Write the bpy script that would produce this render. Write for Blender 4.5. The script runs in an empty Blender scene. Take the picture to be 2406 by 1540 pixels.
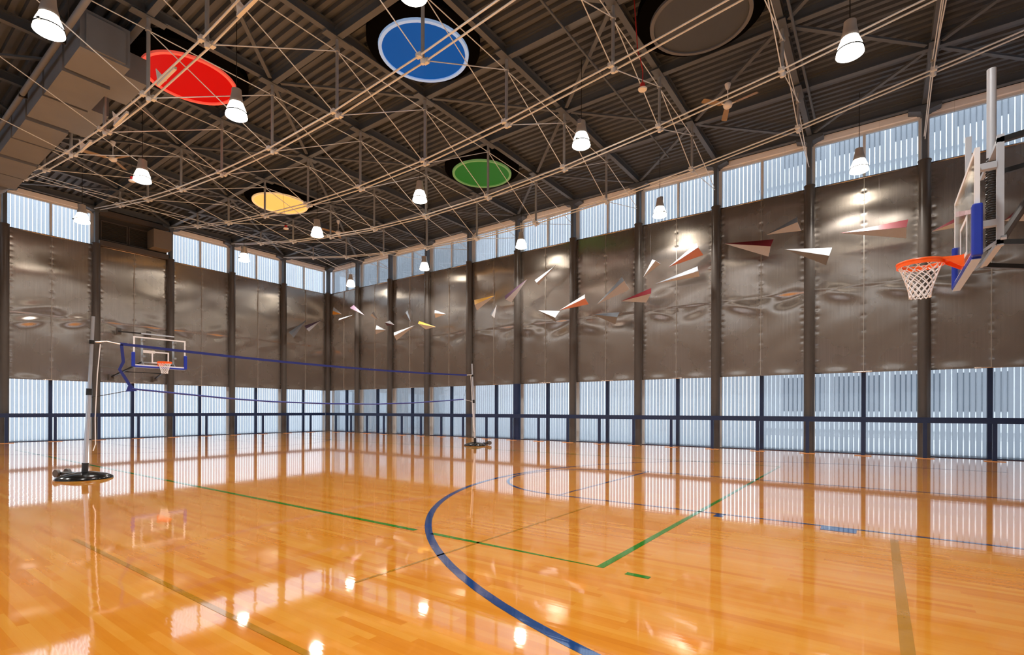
import bpy, math, random
from mathutils import Vector, Matrix
random.seed(7)
R = math.radians
S = 2.743                      # structural bay, metres
NX, NY = 7, 11                 # bays across / along the hall
LX, LY = NX * S, NY * S
DECK = 9.92; BEAM = 9.66; TOPN = 9.40
ZM0, ZM1, ZC1 = 2.41, 8.13, 9.51
col = bpy.context.scene.collection
scene = bpy.context.scene

# ------------------------------------------------------------------ helpers
def ordinal(n): return ['zeroth', 'first', 'second', 'third', 'fourth', 'fifth', 'sixth', 'seventh', 'eighth', 'ninth', 'tenth', 'eleventh', 'twelfth'][n]

class MB:
    def __init__(s): s.v = []; s.f = []; s.m = []; s.mi = 0
    def add(s, vs, fs):
        b = len(s.v); s.v += [tuple(v) for v in vs]
        s.f += [tuple(i + b for i in f) for f in fs]; s.m += [s.mi] * len(fs)
        return s
    def box(s, a, b):
        x0, x1 = sorted((a[0], b[0])); y0, y1 = sorted((a[1], b[1])); z0, z1 = sorted((a[2], b[2]))
        return s.add([(x0,y0,z0),(x1,y0,z0),(x1,y1,z0),(x0,y1,z0),(x0,y0,z1),(x1,y0,z1),(x1,y1,z1),(x0,y1,z1)],
              [(0,3,2,1),(4,5,6,7),(0,1,5,4),(1,2,6,5),(2,3,7,6),(3,0,4,7)])
    def cbox(s, c, d): return s.box([c[i]-d[i]/2 for i in range(3)], [c[i]+d[i]/2 for i in range(3)])
    def bar(s, p, q, w, h, up=(0,0,1)):
        p = Vector(p); q = Vector(q); d = (q-p).normalized(); u = Vector(up)
        if abs(d.dot(u)) > .98: u = Vector((1,0,0))
        r = d.cross(u).normalized(); u = r.cross(d)
        vs = [e + r*sx*w/2 + u*sz*h/2 for e in (p,q) for sx,sz in ((-1,-1),(1,-1),(1,1),(-1,1))]
        return s.add(vs, [(0,3,2,1),(4,5,6,7),(0,1,5,4),(1,2,6,5),(2,3,7,6),(3,0,4,7)])
    def ibeam(s, p, q, w, h, t=.02):
        p = Vector(p); q = Vector(q); up = Vector((0,0,1))
        s.bar(p - up*(h/2-t/2), q - up*(h/2-t/2), w, t); s.bar(p + up*(h/2-t/2), q + up*(h/2-t/2), w, t); s.bar(p, q, t, h-2*t)
        return s
    def tube(s, pts, r, n=8, caps=True):
        pts = [Vector(p) for p in pts]; k = len(pts)
        rs = r if isinstance(r, (list, tuple)) else [r]*k
        vs = []; prev = None
        for i, p in enumerate(pts):
            d = (pts[min(i+1,k-1)] - pts[max(i-1,0)]).normalized()
            u = prev if prev is not None else (Vector((0,0,1)) if abs(d.z) < .95 else Vector((1,0,0)))
            x = d.cross(u)
            if x.length < 1e-6: x = d.cross(Vector((0,1,0)))
            x.normalize(); y = x.cross(d).normalized(); prev = y
            for j in range(n):
                a = 2*math.pi*j/n
                vs.append(p + x*math.cos(a)*rs[i] + y*math.sin(a)*rs[i])
        fs = [(i*n+j, i*n+(j+1)%n, (i+1)*n+(j+1)%n, (i+1)*n+j) for i in range(k-1) for j in range(n)]
        if caps: fs += [tuple(range(n))[::-1], tuple((k-1)*n+j for j in range(n))]
        return s.add(vs, fs)
    def lathe(s, prof, c=(0,0,0), n=24, close=False):
        vs = []; fs = []
        for r, z in prof:
            for j in range(n):
                a = 2*math.pi*j/n; vs.append((c[0]+r*math.cos(a), c[1]+r*math.sin(a), c[2]+z))
        k = len(prof)
        for i in range(k-1 + (1 if close else 0)):
            i2 = (i+1) % k
            for j in range(n):
                j2 = (j+1) % n
                fs.append((i*n+j, i*n+j2, i2*n+j2, i2*n+j))
        if not close:
            if prof[0][0] > 1e-4: fs.append(tuple(range(n))[::-1])
            if prof[-1][0] > 1e-4: fs.append(tuple((k-1)*n+j for j in range(n)))
        return s.add(vs, fs)
    def torus(s, c, R0, r, n=32, m=8):
        return s.lathe([(R0 + r*math.cos(2*math.pi*i/m), r*math.sin(2*math.pi*i/m)) for i in range(m)], c, n, True)
    def build(s, name, mat, parent=None, smooth=False, loc=None):
        me = bpy.data.meshes.new(name); me.from_pydata(s.v, [], s.f)
        mats = mat if isinstance(mat, (list, tuple)) else [mat]
        for m in mats: me.materials.append(m)
        if len(mats) > 1: me.polygons.foreach_set('material_index', s.m)
        if smooth: me.polygons.foreach_set('use_smooth', [True]*len(me.polygons))
        me.update()
        o = bpy.data.objects.new(name, me); col.objects.link(o)
        if parent is not None: o.parent = parent
        if loc is not None: o.location = loc
        if smooth and smooth != 'full':
            try: me.set_sharp_from_angle(angle=R(40))
            except Exception: pass
        return o

def tag(o, label, cat, group=None, kind=None):
    o['label'] = label; o['category'] = cat
    if group: o['group'] = group
    if kind: o['kind'] = kind
    return o
def thing(name, label, cat, loc=(0,0,0), rz=0, group=None, kind=None):
    o = bpy.data.objects.new(name, None); col.objects.link(o)
    o.location = loc; o.rotation_euler = (0,0,rz); o.empty_display_size = .2
    return tag(o, label, cat, group, kind)
def kids(o): return [c for c in bpy.data.objects if c.parent == o]
def dup(root, loc, rz=0, label=None, mats=None):
    r = root.copy(); col.objects.link(r); r.location = loc; r.rotation_euler = (0,0,rz)
    if label: r['label'] = label
    for ch in kids(root):
        c = ch.copy(); col.objects.link(c); c.parent = r
        for g in kids(ch):
            d = g.copy(); col.objects.link(d); d.parent = c
    return r

# ------------------------------------------------------------------ materials
def nodemat(name):
    m = bpy.data.materials.new(name); m.use_nodes = True
    nt = m.node_tree; nt.nodes.clear()
    out = nt.nodes.new('ShaderNodeOutputMaterial')
    return m, nt, out
def N(nt, t, **kw):
    n = nt.nodes.new(t)
    for k, v in kw.items():
        if k.startswith('_'): setattr(n, k[1:], v)
        else: n.inputs[k.replace('__', ' ')].default_value = v
    return n
def pbr(name, c, rough=.5, metal=0., noise=.08, scale=6., spec=.5, emit=None, es=0., stretch=None, bump=0.):
    m, nt, out = nodemat(name)
    b = N(nt, 'ShaderNodeBsdfPrincipled', Roughness=rough, Metallic=metal)
    b.inputs['Specular IOR Level'].default_value = spec
    tc = N(nt, 'ShaderNodeTexCoord')
    mp = N(nt, 'ShaderNodeMapping'); nt.links.new(tc.outputs['Object'], mp.inputs[0])
    if stretch: mp.inputs['Scale'].default_value = stretch
    nz = N(nt, 'ShaderNodeTexNoise', Scale=scale, Detail=4.); nt.links.new(mp.outputs[0], nz.inputs['Vector'])
    mx = N(nt, 'ShaderNodeMix', _data_type='RGBA')
    mx.inputs[6].default_value = (*[x*(1-noise) for x in c], 1); mx.inputs[7].default_value = (*[min(1, x*(1+noise)) for x in c], 1)
    nt.links.new(nz.outputs[0], mx.inputs[0]); nt.links.new(mx.outputs[2], b.inputs['Base Color'])
    if emit: b.inputs['Emission Color'].default_value = (*emit, 1); b.inputs['Emission Strength'].default_value = es
    if bump:
        bp = N(nt, 'ShaderNodeBump', Strength=bump, Distance=.01); nt.links.new(nz.outputs[0], bp.inputs['Height']); nt.links.new(bp.outputs[0], b.inputs['Normal'])
    nt.links.new(b.outputs[0], out.inputs[0])
    return m

M = {}
M['steel_dark'] = pbr('painted_dark_steel', (.075,.066,.062), .42, 0, .1)
M['column'] = pbr('column_paint', (.085,.074,.066), .33, .25, .1)
M['deck'] = pbr('deck_paint', (.060,.075,.096), .55, 0, .15, 3.)
M['beam'] = pbr('beam_paint', (.080,.098,.120), .5, 0, .1)
M['rod'] = pbr('pale_rod_steel', (.70,.79,.88), .35, .0, .08)
M['clamp'] = pbr('cast_clamp_steel', (.72,.79,.86), .4, .2, .08)
M['post'] = pbr('truss_post_steel', (.32,.345,.37), .35, .2, .1)
M['navy'] = pbr('navy_paint', (.006,.017,.062), .35, 0, .1)
M['jamb'] = pbr('pale_frame', (.62,.64,.65), .5, 0, .06)
M['fascia'] = pbr('cream_fascia', (.90,.92,.94), .6, 0, .05)
M['black'] = pbr('black_metal', (.012,.012,.012), .35, 0, .1)
M['white'] = pbr('white_enamel', (.76,.80,.85), .35, 0, .03)
M['duct'] = pbr('galvanised_duct', (.165,.185,.215), .6, .15, .12, 2.)
M['chrome'] = pbr('brushed_aluminium', (.58,.61,.65), .3, .8, .06)
M['housing'] = pbr('lamp_housing_metal', (.55,.54,.52), .3, .35, .06)
M['base_black'] = pbr('glossy_black_base', (.006,.006,.006), .14, 0, .1, 6., .35)
M['matt_black'] = pbr('matt_black_wire', (.003,.003,.003), .9, 0, .1, 6., 0.)
M['seam'] = pbr('seam_strip_steel', (.50,.45,.40), .35, .8, .1)
M['red'] = pbr('red_plastic', (.45,.02,.02), .4)
M['orange'] = pbr('orange_rim', (.95,.13,.01), .35, 0, .03)
M['netcord'] = pbr('white_net_cord', (.86,.90,.96), .7, 0, .04)
M['blue_pad'] = pbr('blue_padding', (.008,.035,.42), .42, 0, .08)
M['blue_tape'] = pbr('blue_tape', (.008,.022,.21), .55, 0, .1)
M['grey_pad'] = pbr('pad_underside', (.42,.54,.80), .4, 0, .06)
M['backframe'] = pbr('pale_grey_steel', (.50,.55,.62), .4, .1, .05)
M['boardline'] = pbr('white_board_line', (.80,.85,.92), .5, 0, .02)
M['wood_blade'] = pbr('wood_blade', (.27,.20,.12), .5, 0, .2, 8.)
M['wood_trim'] = pbr('wood_trim', (.55,.24,.08), .4, 0, .2, 8.)
M['panel_dark'] = pbr('dark_infill_panel', (.035,.032,.028), .5, 0, .15)
M['box_grey'] = pbr('vent_box_paint', (.17,.15,.125), .55, 0, .08)
M['concrete'] = pbr('pale_ground', (.60,.61,.62), .9, 0, .1, 2.)
M['bld_wall'] = pbr('pale_rendered_wall', (.66,.69,.72), .8, 0, .06, .6)
M['bld_glass'] = pbr('dark_window_glass', (.09,.11,.14), .15, 0, .2, .6)
for k, c in dict(white=(.54,.57,.61), maroon=(.12,.005,.010), pink=(.38,.41,.48), grey=(.15,.165,.19), salmon=(.52,.215,.165), yellow=(.62,.33,.05), purple=(.06,.03,.05)).items():
    M['dart_'+k] = pbr('dart_'+k, c, .5, .1, .06, 20.)

def metal_panel(name, tangent, c=(.60,.53,.47)):
    """brushed, perforated stainless sheet: the brush lines run vertically, so reflections spread sideways"""
    m, nt, out = nodemat(name)
    b = N(nt, 'ShaderNodeBsdfPrincipled', Metallic=1., Roughness=.36)
    b.inputs['Anisotropic'].default_value = .85
    cx = N(nt, 'ShaderNodeCombineXYZ', X=tangent[0], Y=tangent[1], Z=tangent[2]); nt.links.new(cx.outputs[0], b.inputs['Tangent'])
    tc = N(nt, 'ShaderNodeTexCoord'); mp = N(nt, 'ShaderNodeMapping')
    mp.inputs['Scale'].default_value = (26, 26, .35); nt.links.new(tc.outputs['Object'], mp.inputs[0])
    nz = N(nt, 'ShaderNodeTexNoise', Scale=1., Detail=5., Roughness=.6); nt.links.new(mp.outputs[0], nz.inputs['Vector'])
    nb = N(nt, 'ShaderNodeTexNoise', Scale=.9, Detail=3.); nt.links.new(tc.outputs['Object'], nb.inputs['Vector'])
    mx = N(nt, 'ShaderNodeMix', _data_type='RGBA')
    mx.inputs[6].default_value = (*[x*.78 for x in c], 1); mx.inputs[7].default_value = (*[min(1,x*1.22) for x in c], 1)
    nt.links.new(nz.outputs[0], mx.inputs[0]); nt.links.new(mx.outputs[2], b.inputs['Base Color'])
    mr = N(nt, 'ShaderNodeMapRange'); mr.inputs[1].default_value = .3; mr.inputs[2].default_value = .7; mr.inputs[3].default_value = .22; mr.inputs[4].default_value = .30
    nt.links.new(nb.outputs[0], mr.inputs[0]); nt.links.new(mr.outputs[0], b.inputs['Roughness'])
    # sub-bump of the perforations (very fine)
    d = N(nt, 'ShaderNodeBsdfDiffuse'); d.inputs[0].default_value = (.20,.175,.155,1)
    ms = N(nt, 'ShaderNodeMixShader'); ms.inputs[0].default_value = .20
    nt.links.new(b.outputs[0], ms.inputs[1]); nt.links.new(d.outputs[0], ms.inputs[2]); nt.links.new(ms.outputs[0], out.inputs[0])
    return m
M['sheet_long'] = metal_panel('brushed_steel_long', (0,1,0))
M['sheet_short'] = metal_panel('brushed_steel_short', (1,0,0))

def glass_mat(name, tint, refl=1.45):
    m, nt, out = nodemat(name)
    t = N(nt, 'ShaderNodeBsdfTransparent'); t.inputs[0].default_value = (*tint, 1)
    g = N(nt, 'ShaderNodeBsdfGlossy', Roughness=.02); g.inputs[0].default_value = (.9,.9,.9,1)
    f = N(nt, 'ShaderNodeFresnel', IOR=refl); mul = N(nt, 'ShaderNodeMath', _operation='MULTIPLY'); mul.inputs[1].default_value = .6
    ms = N(nt, 'ShaderNodeMixShader'); nt.links.new(f.outputs[0], mul.inputs[0]); nt.links.new(mul.outputs[0], ms.inputs[0])
    nt.links.new(t.outputs[0], ms.inputs[1]); nt.links.new(g.outputs[0], ms.inputs[2]); nt.links.new(ms.outputs[0], out.inputs[0])
    return m
M['glass'] = glass_mat('clear_window_glass', (.93,.96,.98))
M['board_glass'] = glass_mat('backboard_glass', (.93,.95,.95))

def slat_mat():
    m, nt, out = nodemat('translucent_screen_slat')
    d = N(nt, 'ShaderNodeBsdfDiffuse'); d.inputs[0].default_value = (.90,.92,.95,1)
    t = N(nt, 'ShaderNodeBsdfTranslucent'); t.inputs[0].default_value = (.68,.715,.76,1)
    ms = N(nt, 'ShaderNodeMixShader'); ms.inputs[0].default_value = .78
    nt.links.new(d.outputs[0], ms.inputs[1]); nt.links.new(t.outputs[0], ms.inputs[2]); nt.links.new(ms.outputs[0], out.inputs[0])
    return m
M['slat'] = slat_mat()

def gloss_floor(name, planks=True, c=(0,0,0)):
    m, nt, out = nodemat(name)
    tc = N(nt, 'ShaderNodeTexCoord')
    if planks:
        mp = N(nt, 'ShaderNodeMapping'); mp.inputs['Rotation'].default_value = (0,0,R(90)); nt.links.new(tc.outputs['Object'], mp.inputs[0])
        br = N(nt, 'ShaderNodeTexBrick', Scale=1.); br.offset = .37; br.offset_frequency = 2; br.squash_frequency = 3; br.squash = .8
        br.inputs['Color1'].default_value = (0,0,0,1); br.inputs['Color2'].default_value = (1,1,1,1); br.inputs['Mortar'].default_value = (.25,.25,.25,1)
        br.inputs['Mortar Size'].default_value = .0006; br.inputs['Mortar Smooth'].default_value = .1; br.inputs['Bias'].default_value = 0.
        br.inputs['Brick Width'].default_value = 1.05; br.inputs['Row Height'].default_value = .0575
        nt.links.new(mp.outputs[0], br.inputs['Vector'])
        mp2 = N(nt, 'ShaderNodeMapping'); mp2.inputs['Scale'].default_value = (22, 1.6, 1); nt.links.new(tc.outputs['Object'], mp2.inputs[0])
        nz = N(nt, 'ShaderNodeTexNoise', Scale=1.2, Detail=6., Roughness=.6); nt.links.new(mp2.outputs[0], nz.inputs['Vector'])
        sm = N(nt, 'ShaderNodeMath', _operation='MULTIPLY_ADD'); sm.inputs[1].default_value = .62
        n2 = N(nt, 'ShaderNodeMath', _operation='MULTIPLY'); n2.inputs[1].default_value = .5; nt.links.new(nz.outputs[0], n2.inputs[0])
        nt.links.new(br.outputs['Color'], sm.inputs[0]); nt.links.new(n2.outputs[0], sm.inputs[2])
        cr = N(nt, 'ShaderNodeValToRGB'); e = cr.color_ramp.elements
        e[0].position = .05; e[0].color = (.75,.228,.016,1); e[1].position = .95; e[1].color = (.94,.42,.060,1)
        k = e.new(.45); k.color = (.87,.312,.026,1)
        nt.links.new(sm.outputs[0], cr.inputs[0]); colsock = cr.outputs[0]
    else:
        nz = N(nt, 'ShaderNodeTexNoise', Scale=30., Detail=3.); nt.links.new(tc.outputs['Object'], nz.inputs['Vector'])
        mx = N(nt, 'ShaderNodeMix', _data_type='RGBA'); mx.inputs[6].default_value = (*[x*.9 for x in c],1); mx.inputs[7].default_value = (*[x*1.1 for x in c],1)
        nt.links.new(nz.outputs[0], mx.inputs[0]); colsock = mx.outputs[2]
    d = N(nt, 'ShaderNodeBsdfDiffuse'); nt.links.new(colsock, d.inputs[0])
    mp3 = N(nt, 'ShaderNodeMapping'); mp3.inputs['Scale'].default_value = (17, 1.3, 1); nt.links.new(tc.outputs['Object'], mp3.inputs[0])
    n3 = N(nt, 'ShaderNodeTexNoise', Scale=1., Detail=2.); nt.links.new(mp3.outputs[0], n3.inputs['Vector'])
    bp = N(nt, 'ShaderNodeBump', Strength=.012, Distance=.02); nt.links.new(n3.outputs[0], bp.inputs['Height'])
    g = N(nt, 'ShaderNodeBsdfGlossy', Roughness=.045); nt.links.new(bp.outputs[0], g.inputs['Normal'])
    g.inputs[0].default_value = (1, .985, .965, 1)
    # lacquer sheen: Schlick-like rise from LAC0 head-on to 1 at grazing
    lw = N(nt, 'ShaderNodeLayerWeight', Blend=.5)
    pw = N(nt, 'ShaderNodeMath', _operation='POWER'); pw.inputs[1].default_value = LACP; nt.links.new(lw.outputs['Facing'], pw.inputs[0])
    f = N(nt, 'ShaderNodeMath', _operation='MULTIPLY_ADD'); f.inputs[1].default_value = 1-LAC0; f.inputs[2].default_value = LAC0; nt.links.new(pw.outputs[0], f.inputs[0])
    ms = N(nt, 'ShaderNodeMixShader'); nt.links.new(f.outputs[0], ms.inputs[0])
    nt.links.new(d.outputs[0], ms.inputs[1]); nt.links.new(g.outputs[0], ms.inputs[2]); nt.links.new(ms.outputs[0], out.inputs[0])
    return m
LAC0 = .11; LACP = 2.7
M['floor'] = gloss_floor('lacquered_maple_planks')
M['line_green'] = gloss_floor('green_line_paint', False, (.008,.26,.012))
M['line_blue'] = gloss_floor('blue_line_paint', False, (.008,.065,.24))
M['line_ochre'] = gloss_floor('ochre_line_paint', False, (.55,.24,.010))

def emis(name, c, s):
    m, nt, out = nodemat(name)
    e = N(nt, 'ShaderNodeEmission', Strength=s); e.inputs[0].default_value = (*c, 1)
    nt.links.new(e.outputs[0], out.inputs[0]); return m
M['bell'] = emis('lit_lamp_bell', (1,.93,.80), 11.)

# ------------------------------------------------------------------ camera
cd = bpy.data.cameras.new('camera'); cam = bpy.data.objects.new('camera', cd); col.objects.link(cam)
cd.sensor_width = 36; cd.lens = 1191.94/2406*36; cd.shift_y = (965.3-770)/2406; cd.clip_start = .05; cd.clip_end = 500
cam.matrix_world = Matrix.Translation((-17.954, -26.4115, 1.2583)) @ Matrix.Rotation(-R(54.17), 4, 'Z') @ Matrix.Rotation(R(90), 4, 'X') @ Matrix.Rotation(.0027276, 4, 'Z')
scene.camera = cam
vs = scene.view_settings
vs.view_transform = 'Standard'; vs.look = 'None'; vs.exposure = 0; vs.gamma = 1; vs.use_curve_mapping = False
scene.cycles.use_denoising = True
scene.cycles.max_bounces = 8; scene.cycles.transparent_max_bounces = 12; scene.cycles.sample_clamp_indirect = 3; scene.cycles.blur_glossy = 1.0

w = bpy.data.worlds.new('overcast_sky'); scene.world = w; w.use_nodes = True
bg = w.node_tree.nodes['Background']; bg.inputs[0].default_value = (.93,.965,1.0,1); bg.inputs[1].default_value = 2.8

# ------------------------------------------------------------------ floor and lines
fl = MB().box((-LX-1, -LY-1, -.12), (.36, .30, 0)).build('floor', M['floor'])
tag(fl, 'glossy orange maple plank gym floor', 'floor', kind='structure')
HX, HYN = -9.6, -26.80           # hoop axis, near rim centre
def line(name_mat, pts, wd, label):
    mb = MB(); z = .0015
    pts = [Vector((p[0], p[1], 0)) for p in pts]
    L = []; Rr = []
    for i, p in enumerate(pts):
        a = pts[max(i-1,0)]; b = pts[min(i+1,len(pts)-1)]
        d = (b-a).normalized(); n = Vector((-d.y, d.x, 0))
        k = 1.
        if 0 < i < len(pts)-1:
            d1 = (p-a).normalized(); k = 1/max(.3, abs(d1.dot(d)))
        L.append(p + n*wd/2*k); Rr.append(p - n*wd/2*k)
    n = len(pts)
    mb.add([(v.x,v.y,z) for v in L] + [(v.x,v.y,z) for v in Rr], [(i, n+i, n+i+1, i+1) for i in range(n-1)])
    mb.add([(v.x,v.y,.0002) for v in L] + [(v.x,v.y,.0002) for v in Rr], [(i+1, n+i+1, n+i, i) for i in range(n-1)])
    o = mb.build('painted_line', M[name_mat], fl); o['label'] = label
    return o
def mirY(pts): return [(p[0], -LY-p[1]) for p in pts]
arc = [(HX + 6.2*math.cos(a), HYN + 6.2*math.sin(a)) for a in [R(180) - R(180)*i/64 for i in range(65)]]
arc = [(HX-6.2, -28.6)] + arc + [(HX+6.2, -28.6)]
line('line_blue', arc, .075, 'blue three-point arc'); line('line_blue', mirY(arc), .075, 'blue three-point arc at the far hoop')
key = [(HX-1.83, -28.4), (HX-1.83, -22.55), (HX+1.83, -22.55), (HX+1.83, -28.4)]
line('line_blue', key, .05, 'blue free-throw lane'); line('line_blue', mirY(key), .05, 'blue free-throw lane at the far hoop')
ft = [(HX + 1.83*math.cos(R(180)*i/24), -22.55 + 1.83*math.sin(R(180)*i/24)) for i in range(25)]
line('line_blue', ft, .05, 'blue free-throw circle')
for y in (-24.86, -26.07):
    line('line_blue', [(HX-1.95, y-.16), (HX-1.95, y+.16)] if y < -25 else [(HX-1.93, y-.05), (HX-1.93, y+.05)], .2, 'blue lane block')
gx0, gx1, gy0, gy1 = -14.23, -5.0, -24.6, -4.9
line('line_green', [(gx0, -22.48), (gx0, gy1), (gx1, gy1), (gx1, gy0), (gx0, gy0), (gx0, -22.72)], .065, 'green volleyball court boundary')
line('line_green', [(gx0-.02, -24.83), (gx0-.02, -25.02)], .06, 'short green corner tick')
line('line_ochre', [(-16.45, -28.5), (-16.45, -20.1)], .042, 'ochre side line')
line('line_ochre', [(-15.7, -23.32), (-11.9, -23.34)], .03, 'thin ochre line')
line('line_ochre', [(-14.75, -26.54), (-11.7, -26.54)], .065, 'wide ochre line')

# ------------------------------------------------------------------ walls
W = dict(
    right=dict(o=(0,0), a=(0,-1), n=(1,0), nb=NY, sheet='sheet_long', seen=True, nice='long wall'),
    far=dict(o=(0,0), a=(-1,0), n=(0,1), nb=NX, sheet='sheet_short', seen=True, nice='far short wall'),
    left=dict(o=(-LX,0), a=(0,-1), n=(-1,0), nb=NY, sheet='sheet_long', seen=False, nice='opposite long wall'),
    near=dict(o=(0,-LY), a=(-1,0), n=(0,-1), nb=NX, sheet='sheet_short', seen=False, nice='near short wall'))
def P(wd, s, o, z): return (wd['o'][0] + wd['a'][0]*s + wd['n'][0]*o, wd['o'][1] + wd['a'][1]*s + wd['n'][1]*o, z)
def wbox(mb, wd, s0, s1, o0, o1, z0, z1): return mb.box(P(wd,s0,o0,z0), P(wd,s1,o1,z1))

def hills(x, y, seed):
    v = 0
    for k, (f, a) in enumerate(((.55,.5), (1.1,.3), (2.3,.2))):
        v += a*math.sin(f*x*1.7 + seed*1.3 + k*2.1 + 1.4*math.sin(f*y + seed + k))*math.sin(f*y*1.9 + seed*.7 + k)
    return v
def sheet(wd, i, mat, parent):
    """one bay of metal cladding: quilted at its fastener lines, buckled round the mid seam, scalloped at the hem"""
    rnd = random.Random(i*17 + (3 if wd['a'][0] else 101))
    nu, nz = (84, 176) if wd['seen'] else (2, 2)
    s0, s1 = i*S + .004, (i+1)*S - .004
    fz = []; z = ZM0 + .2
    while z < ZM1 - .1: fz.append((z, rnd.uniform(.3, 1.0))); z += rnd.uniform(.2, .34)
    bz = []; z = ZM0 + .12
    while z < ZM1 - .1: bz.append((z, rnd.uniform(.3, 1.0), rnd.uniform(.3, 1.0))); z += rnd.uniform(.17, .26)
    buck = [(rnd.uniform(.3, S-.3), rnd.uniform(4.6, 5.4), rnd.uniform(.2, .42), rnd.uniform(-.03, .03)) for _ in range(4)]
    for q in (S*.25, S*.75): buck.append((q + rnd.uniform(-.15,.15), 4.95 - rnd.uniform(.1,.35), rnd.uniform(.24,.36), rnd.choice((-1,1,1))*rnd.uniform(.022,.05)))
    buck += [(rnd.uniform(.3, S-.3), rnd.uniform(5.6, 7.4), rnd.uniform(.45, .8), rnd.uniform(-.02, .02)) for _ in range(2)]
    sd = rnd.uniform(0, 50); vs = []; fs = []
    for b in range(nz+1):
        z = ZM0 + (ZM1-ZM0)*b/nz
        for a in range(nu+1):
            u = S*a/nu; d = 0
            if wd['seen']:
                d += .011*hills(u, z, sd) + .016*math.sin((z-7.2)*2.6 + sd)*math.exp(-((z-7.1)/.9)**2)
                for zz, k in fz: d -= .009*k*math.exp(-((u-S/2)/.05)**2 - ((z-zz)/.04)**2)
                for zz, k1, k2 in bz:
                    d -= .009*k1*math.exp(-((u-.19)/.05)**2 - ((z-zz)/.04)**2) + .009*k2*math.exp(-((u-S+.19)/.05)**2 - ((z-zz)/.04)**2)
                for bu, bv, br, ba in buck:
                    t = math.hypot((u-bu)*(.62 if ba > 0 else .8), (z-bv + .22*(u-bu)*math.copysign(1, ba))*1.5)/br
                    if t < 3: d += ba*math.exp(-t*t)
                d += .010*math.tanh((z-4.95)/.012)*.5
                t = (u % (S/2))/(S/2)
                d += .025*math.sin(math.pi*t)**2*math.exp(-(((z-ZM0)/.16)**2))
            vs.append(P(wd, s0+(s1-s0)*a/nu, .115 - d, z))
    for b in range(nz):
        for a in range(nu):
            k = b*(nu+1)+a; fs.append((k, k+1, k+nu+2, k+nu+1))
    k0 = len(vs); nb = (nu+1)*(nz+1)
    # folded hems give the sheet its thickness
    o = MB().add(vs, fs)
    wbox(o, wd, s0, s1, .115, .16, ZM0, ZM0+.03); wbox(o, wd, s0, s1, .10, .16, ZM1-.03, ZM1+.005)
    po = o.build('metal_panel', mat, parent, smooth='full')
    if wd['seen']:
        sm = MB(); wbox(sm, wd, s0+S/2-.008, s0+S/2+.008, .085, .125, ZM0+.02, ZM1-.03); sm.build('seam_strip', M['seam'], po)
    return po

wn = 0
vent_bay = 3
for key, wd in W.items():
    nb = wd['nb']; L = nb*S; seen = wd['seen']
    mb = MB()
    wbox(mb, wd, -.3, L+.3, .20, .42, ZC1+.02, 9.70)
    mb.mi = 1; wbox(mb, wd, -.4, L+.4, .30, .60, 9.70, 10.15)
    mb.mi = 2; wbox(mb, wd, -.3, L+.3, .28, .40, -.12, .02)
    wo = mb.build('wall_'+key, [M['fascia'], M['beam'], M['navy']])
    tag(wo, 'cream fascia and folded metal sheets of the ' + wd['nice'], 'wall', kind='structure')
    for i in range(nb):
        sheet(wd, i, M[wd['sheet']], wo)
    for i in range(nb):
        s0, s1, sm = i*S, (i+1)*S, (i+.5)*S
        # lower window
        wn += 1
        f = MB(); wbox(f, wd, s0+.005, s0+.13, .28, .38, .02, ZM0+.1); wbox(f, wd, s1-.13, s1-.005, .28, .38, .02, ZM0+.1)
        wbox(f, wd, s0+.13, s1-.13, .30, .37, ZM0+.03, ZM0+.1)
        wo2 = f.build('window_%d' % wn, M['jamb'])
        tag(wo2, '%s tall window from the corner, below the metal of the %s' % (ordinal(i+1) if key in ('right','far') else ordinal(i+1), wd['nice']), 'window', 'floor-level windows', 'structure')
        mm = MB(); wbox(mm, wd, sm-.055, sm+.055, .27, .39, .02, ZM0+.1); mo = mm.build('mullion', M['navy'], wo2); mo['label'] = 'navy mullion'
        for a, b in ((s0+.13, sm-.055), (sm+.055, s1-.13)):
            g = MB(); wbox(g, wd, a, b, .325, .337, .02, ZM0+.05); g.build('pane', M['glass'], wo2)
        # clerestory
        if key == 'far' and i == vent_bay: continue
        wn += 1
        f = MB(); wbox(f, wd, s0+.005, s0+.12, .28, .38, ZM1-.3, ZC1+.03); wbox(f, wd, s1-.12, s1-.005, .28, .38, ZM1-.3, ZC1+.03)
        wbox(f, wd, s0+.12, s1-.12, .28, .38, ZC1-.05, ZC1+.03); wbox(f, wd, s0+.12, s1-.12, .28, .38, ZM1-.3, ZM1-.22)
        wo3 = f.build('window_%d' % wn, M['jamb'])
        tag(wo3, '%s clerestory window from the corner, above the metal of the %s' % (ordinal(i+1), wd['nice']), 'window', 'clerestory windows', 'structure')
        mm = MB(); wbox(mm, wd, sm-.035, sm+.035, .27, .39, ZM1-.22, ZC1-.05); mm.build('mullion', M['jamb'], wo3)
        for a, b in ((s0+.12, sm-.035), (sm+.035, s1-.12)):
            g = MB(); wbox(g, wd, a, b, .325, .337, ZM1-.22, ZC1-.05); g.build('pane', M['glass'], wo3)
    # outside slatted screen
    sc = MB(); s = -1.2; pitch = .128
    while s < L+1.2:
        wbox(sc, wd, s, s+.098, 1.02, 1.05, -.1, 10.3); s += pitch
    for z in (-.05, 3.4, 6.8, 10.2): wbox(sc, wd, -1.2, L+1.2, 1.05, 1.09, z, z+.07)
    so = sc.build('trim_%d' % (list(W).index(key)+1), M['slat'])
    tag(so, 'outdoor screen of pale vertical slats beyond the ' + wd['nice'], 'screen', kind='structure')

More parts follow.
